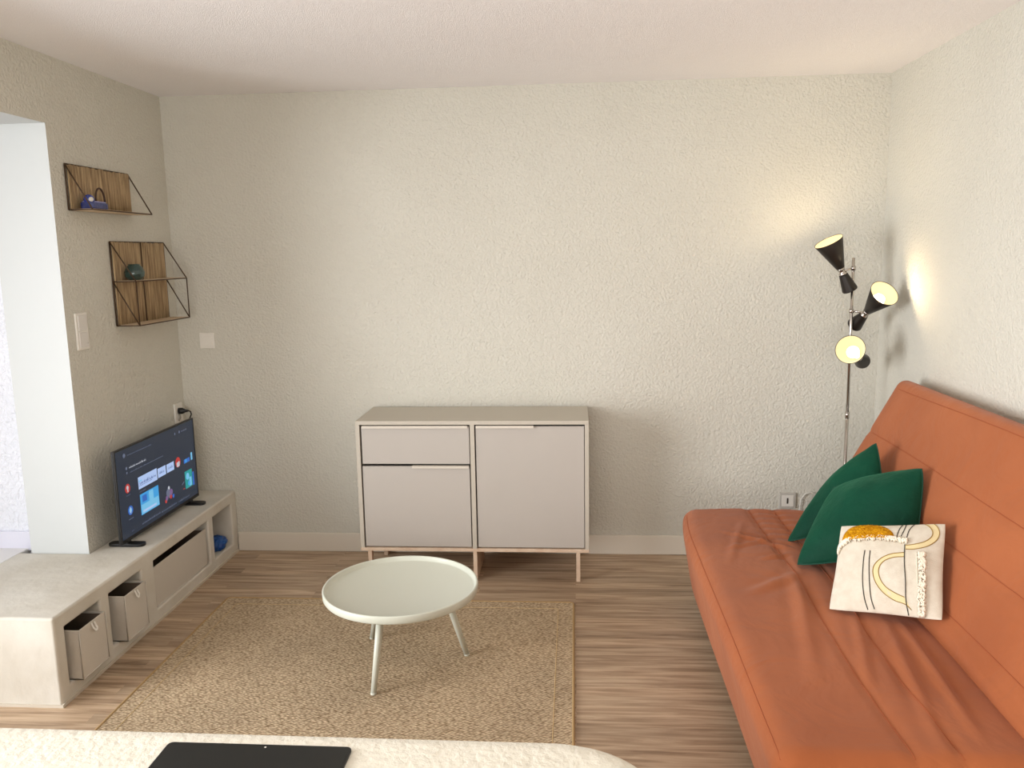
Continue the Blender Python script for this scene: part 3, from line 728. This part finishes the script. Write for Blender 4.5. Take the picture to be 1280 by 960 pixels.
t = thing('throw_pillow', (1.0,2.95,.45), 'dark green velvet pillow in the middle, directly behind the cream patterned one', 'pillow')
S, n_ = pillow_fn((1.00,3.18,.680), (1.240,2.95,.820), (1.150,2.765,.575), (.790,2.905,.460), .17, pinch=-.02, back=.3)
corners_to(S, 'pillow_cover', M_greenv, t, GP)
t = thing('throw_pillow', (.98,2.55,.45), 'small cream pillow with a mustard half sun, line embroidery and fringes, front of three', 'pillow')
S, n_ = pillow_fn((.895,2.76,.668), (1.190,2.63,.723), (1.092,2.39,.492), (.800,2.55,.452), .078, pinch=.055, back=1.2)
corners_to(S, 'pillow_cover', M_cream, t)
def uvof(px, py):
    # crop pixel -> pillow coordinate (bilinear inverse by iteration)
    cTL, cTR, cBR, cBL = (120,60), (1048,55), (1035,895), (20,815)
    u, v = .5, .5
    for _ in range(12):
        def B(u, v): return tuple((1-v)*((1-u)*cTL[i]+u*cTR[i]) + v*((1-u)*cBL[i]+u*cBR[i]) for i in (0,1))
        b0 = B(u, v); bu = B(u+.001, v); bv = B(u, v+.001)
        a, b_, c, d = (bu[0]-b0[0])*1000, (bv[0]-b0[0])*1000, (bu[1]-b0[1])*1000, (bv[1]-b0[1])*1000
        rx, ry = px-b0[0], py-b0[1]; D = a*d-b_*c
        u += (rx*d-ry*b_)/D; v += (a*ry-c*rx)/D
    return min(max(u, .004), .996), min(max(v, .004), .996)
def spline(pts, n=8):
    out = []; P_ = [Vector((p[0], p[1])) for p in pts]; P_ = [P_[0]]+P_+[P_[-1]]
    for i in range(1, len(P_)-2):
        for k in range(n):
            t_ = k/n; a, b_, c, d = P_[i-1:i+3]
            out.append(.5*((2*b_)+(c-a)*t_+(2*a-5*b_+4*c-d)*t_*t_+(3*b_-a-3*c+d)*t_**3))
    out.append(P_[-2]); return out
def onp(p, off=.001): u, v = uvof(p[0], p[1]); return S(u, v, 1, off)
bm = bmesh.new()
for L_ in ([(358,340),(345,450),(342,600),(360,740),(392,832)], [(408,345),(400,450),(405,600),(420,740),(450,830)], [(715,285),(718,450),(730,620),(728,760),(742,868)], [(680,66),(655,130),(638,212)], [(710,66),(700,130),(678,198)], [(778,66),(745,130),(728,210),(722,262)]):
    tube(bm, [onp(p) for p in spline(L_)], .0014, 6)
finish('charcoal_lines', bm, M_dark, t)
outer = [(712,362),(600,378),(500,425),(440,500),(450,600),(520,700),(620,765),(720,795),(770,832)]
inner = [(712,402),(620,410),(530,450),(490,520),(505,600),(560,670),(640,715),(716,742)]
outer2 = [(722,330),(800,330),(900,300),(975,240),(1000,170),(985,110),(950,66)]
inner2 = [(722,292),(800,282),(880,255),(935,205),(940,150),(910,100),(870,66)]
bm = bmesh.new()
for L_ in (outer, inner, outer2, inner2): tube(bm, [onp(p) for p in spline(L_)], .0013, 6)
finish('ochre_lines', bm, M_ochre, t)
bm = bmesh.new()
for A_, B_ in ((outer, inner), (outer2, inner2)):
    a = spline(A_[:], 10); b_ = spline(B_, 10)
    n_ = 40
    ra = [bm.verts.new(onp(a[int(k*(len(a)-1)/n_)], .0005)) for k in range(n_+1)]; rb = [bm.verts.new(onp(b_[int(k*(len(b_)-1)/n_)], .0005)) for k in range(n_+1)]
    for k in range(n_): bm.faces.new((ra[k], ra[k+1], rb[k+1], rb[k]))
finish('yellow_band', bm, M_band, t)
# mustard half sun
bm = bmesh.new(); cx, cy = 378, 235
G = {}
NR, NA = 22, 90
for i in range(NR+1):
    for j in range(NA+1):
        r_ = i/NR; a = PI*j/NA
        px = cx + 245*r_*math.cos(a); py = cy - 184*r_*math.sin(a) - 22*(1-abs(math.cos(a))*r_)*0
        b_ = .012*(1-r_**6) + .005*noise.noise(Vector((px*.09, py*.09, 0))) if i < NR else 0
        G[i,j] = bm.verts.new(onp((px, py), .0005+max(0, b_)))
for i in range(NR):
    for j in range(NA): 
        bm.faces.new((G[i,j], G[i+1,j], G[i+1,j+1], G[i,j+1]))
finish('half_sun', bm, M_mustard, t, smooth=True)
def fringe(name, path, wid, cnt, ang):
    bm = bmesh.new(); path = spline(path, 12); L_ = len(path)-1
    rnd = random.Random(3)
    for k in range(cnt):
        s = rnd.random()*L_; i = min(int(s), L_-1); c = path[i].lerp(path[i+1], s-i)
        c = c + Vector((rnd.uniform(-wid,wid)*math.cos(ang), rnd.uniform(-wid,wid)*math.sin(ang)))
        l = rnd.uniform(10,16); a = rnd.uniform(0, PI)
        pts = []
        for m_ in range(7):
            tt = PI*m_/6; pp = c + Vector((math.cos(a), math.sin(a)))*l*math.cos(tt)
            pts.append(onp(pp, .0014+.0095*math.sin(tt)))
        tube(bm, pts, .0019, 5)
    return finish(name, bm, M_fringe, t)
fringe('top_fringe', [(88,320),(130,262),(220,228),(400,222),(560,226),(640,238),(735,256)], 16, 240, PI/2)
fringe('side_fringe', [(868,370),(878,450),(880,560),(872,680),(860,780),(856,880)], 26, 230, 0)
bm = bmesh.new(); tube(bm, [onp(p) for p in spline([(822,360),(828,500),(836,700),(842,870)])], .0012, 6); finish('fringe_seam', bm, M_fringe, t)

# ------------------------------------------------------------------ bed with fleece cover, tablet
BZ = .58
bed = thing('bed', (-.75, .9, 0), 'bed with rounded corner under a cream fleece cover in the foreground', 'bed')
bm = bmesh.new(); bx0, bx1, by0, by1 = -1.98, .185, .62, 1.625
rings = []
for ins, z, rr in ((.03,.22,.2),(.006,.30,.215),(0,.40,.22),(0,.50,.22),(.004,.54,.22),(.014,.566,.21),(.03,.578,.2),(.06,BZ,.18)):
    rings.append([bm.verts.new((x+.006*noise.noise(Vector((x*6,y*6,z*5))), y+.006*noise.noise(Vector((x*6,y*6,z*5+9))), z)) for x, y in roundrect(bx0+ins, bx1-ins, by0+ins, by1-ins, rr, 14)])
for A_, B_ in zip(rings, rings[1:]):
    n_ = len(A_)
    for k in range(n_): bm.faces.new((A_[k], A_[(k+1)%n_], B_[(k+1)%n_], B_[k]))
bm.faces.new(rings[-1]); bm.faces.new(rings[0])
finish('fleece_cover', bm, M_bed, bed, smooth=True)
bm = bmesh.new(); box(bm, bx0+.08, bx1-.08, by0+.08, by1-.08, .14, .225); finish('bed_frame', bm, M_wooddk, bed)
for x in (bx0+.15, bx1-.15):
    for y in (by0+.15, by1-.15):
        bm = bmesh.new(); lathe(bm, [(0,0),(.022,0),(.03,.14),(0,.14)], 16, Matrix.Translation((x,y,.008 if x > RX0 else 0))); finish('leg', bm, M_wooddk, bed)
tb = thing('tablet', (-.66,1.42,BZ), 'black tablet computer lying face up on the cream bed cover', 'tablet')
ol = roundrect(-.862, -.466, 1.265, 1.547, .012, 5)
bm = bmesh.new(); prism(bm, ol, BZ+.0008, BZ+.0075); finish('tablet_body', bm, mat('tablet_black', srgb(30,30,30), .5), tb, bevel=.0015)
bm = bmesh.new(); prism(bm, roundrect(-.859, -.469, 1.268, 1.544, .010, 5), BZ+.0076, BZ+.0082); finish('glass', bm, mat('tablet_glass', srgb(28,29,28), .42, spec=.35), tb)
bm = bmesh.new(); lathe(bm, [(0,0),(.0022,0),(.0022,.0004),(0,.0004)], 16, Matrix.Translation((-.648,1.535,BZ+.0083))); finish('camera_dot', bm, M_plate, tb)

# ------------------------------------------------------------------ lights
w_ = bpy.data.worlds.new('world'); bpy.context.scene.world = w_; w_.use_nodes = True
w_.node_tree.nodes['Background'].inputs[0].default_value = (.80,.90,1,1); w_.node_tree.nodes['Background'].inputs[1].default_value = .45
def area(name, loc, target, sx, sy, e, col):
    l = bpy.data.lights.new(name, 'AREA'); l.shape = 'RECTANGLE'; l.size = sx; l.size_y = sy; l.energy = e; l.color = col
    o = bpy.data.objects.new(name, l); C.objects.link(o); o.location = loc
    d = Vector(target)-Vector(loc); o.rotation_euler = d.to_track_quat('-Z', 'Z').to_euler(); return o
area('window_daylight', (-3.75, .8, 1.35), (0, 1.7, 1.15), 2.4, 1.9, 86, (.975,.985,1)).data.spread = math.radians(105)
area('room_fill', (-.6, -2.1, 1.15), (-.3, 2.0, 2.35), 2.8, 1.7, 72, (1,.985,.97))  # added fill lamp behind the camera, tilted up to brighten the ceiling

# ------------------------------------------------------------------ camera
cam = bpy.data.cameras.new('camera'); co = bpy.data.objects.new('camera', cam); C.objects.link(co)
cam.sensor_width = 36; cam.lens = 36*1028.9654/1280; cam.clip_start = .02
pit, yaw, rol = .1584, -.0768, -.0176
cy_, sy_, cp_, sp_ = math.cos(yaw), math.sin(yaw), math.cos(pit), math.sin(pit)
F_ = Vector((sy_*cp_, cy_*cp_, -sp_)); R_ = Vector((cy_, -sy_, 0)); U_ = R_.cross(F_)
c_, s_ = math.cos(rol), math.sin(rol); R2 = c_*R_+s_*U_; U2 = -s_*R_+c_*U_
co.matrix_world = Matrix(((R2.x,U2.x,-F_.x,0),(R2.y,U2.y,-F_.y,0),(R2.z,U2.z,-F_.z,1.6),(0,0,0,1)))
bpy.context.scene.camera = co
vs_ = bpy.context.scene.view_settings; vs_.view_transform = 'Standard'; vs_.exposure = 0.22; vs_.gamma = 1.0
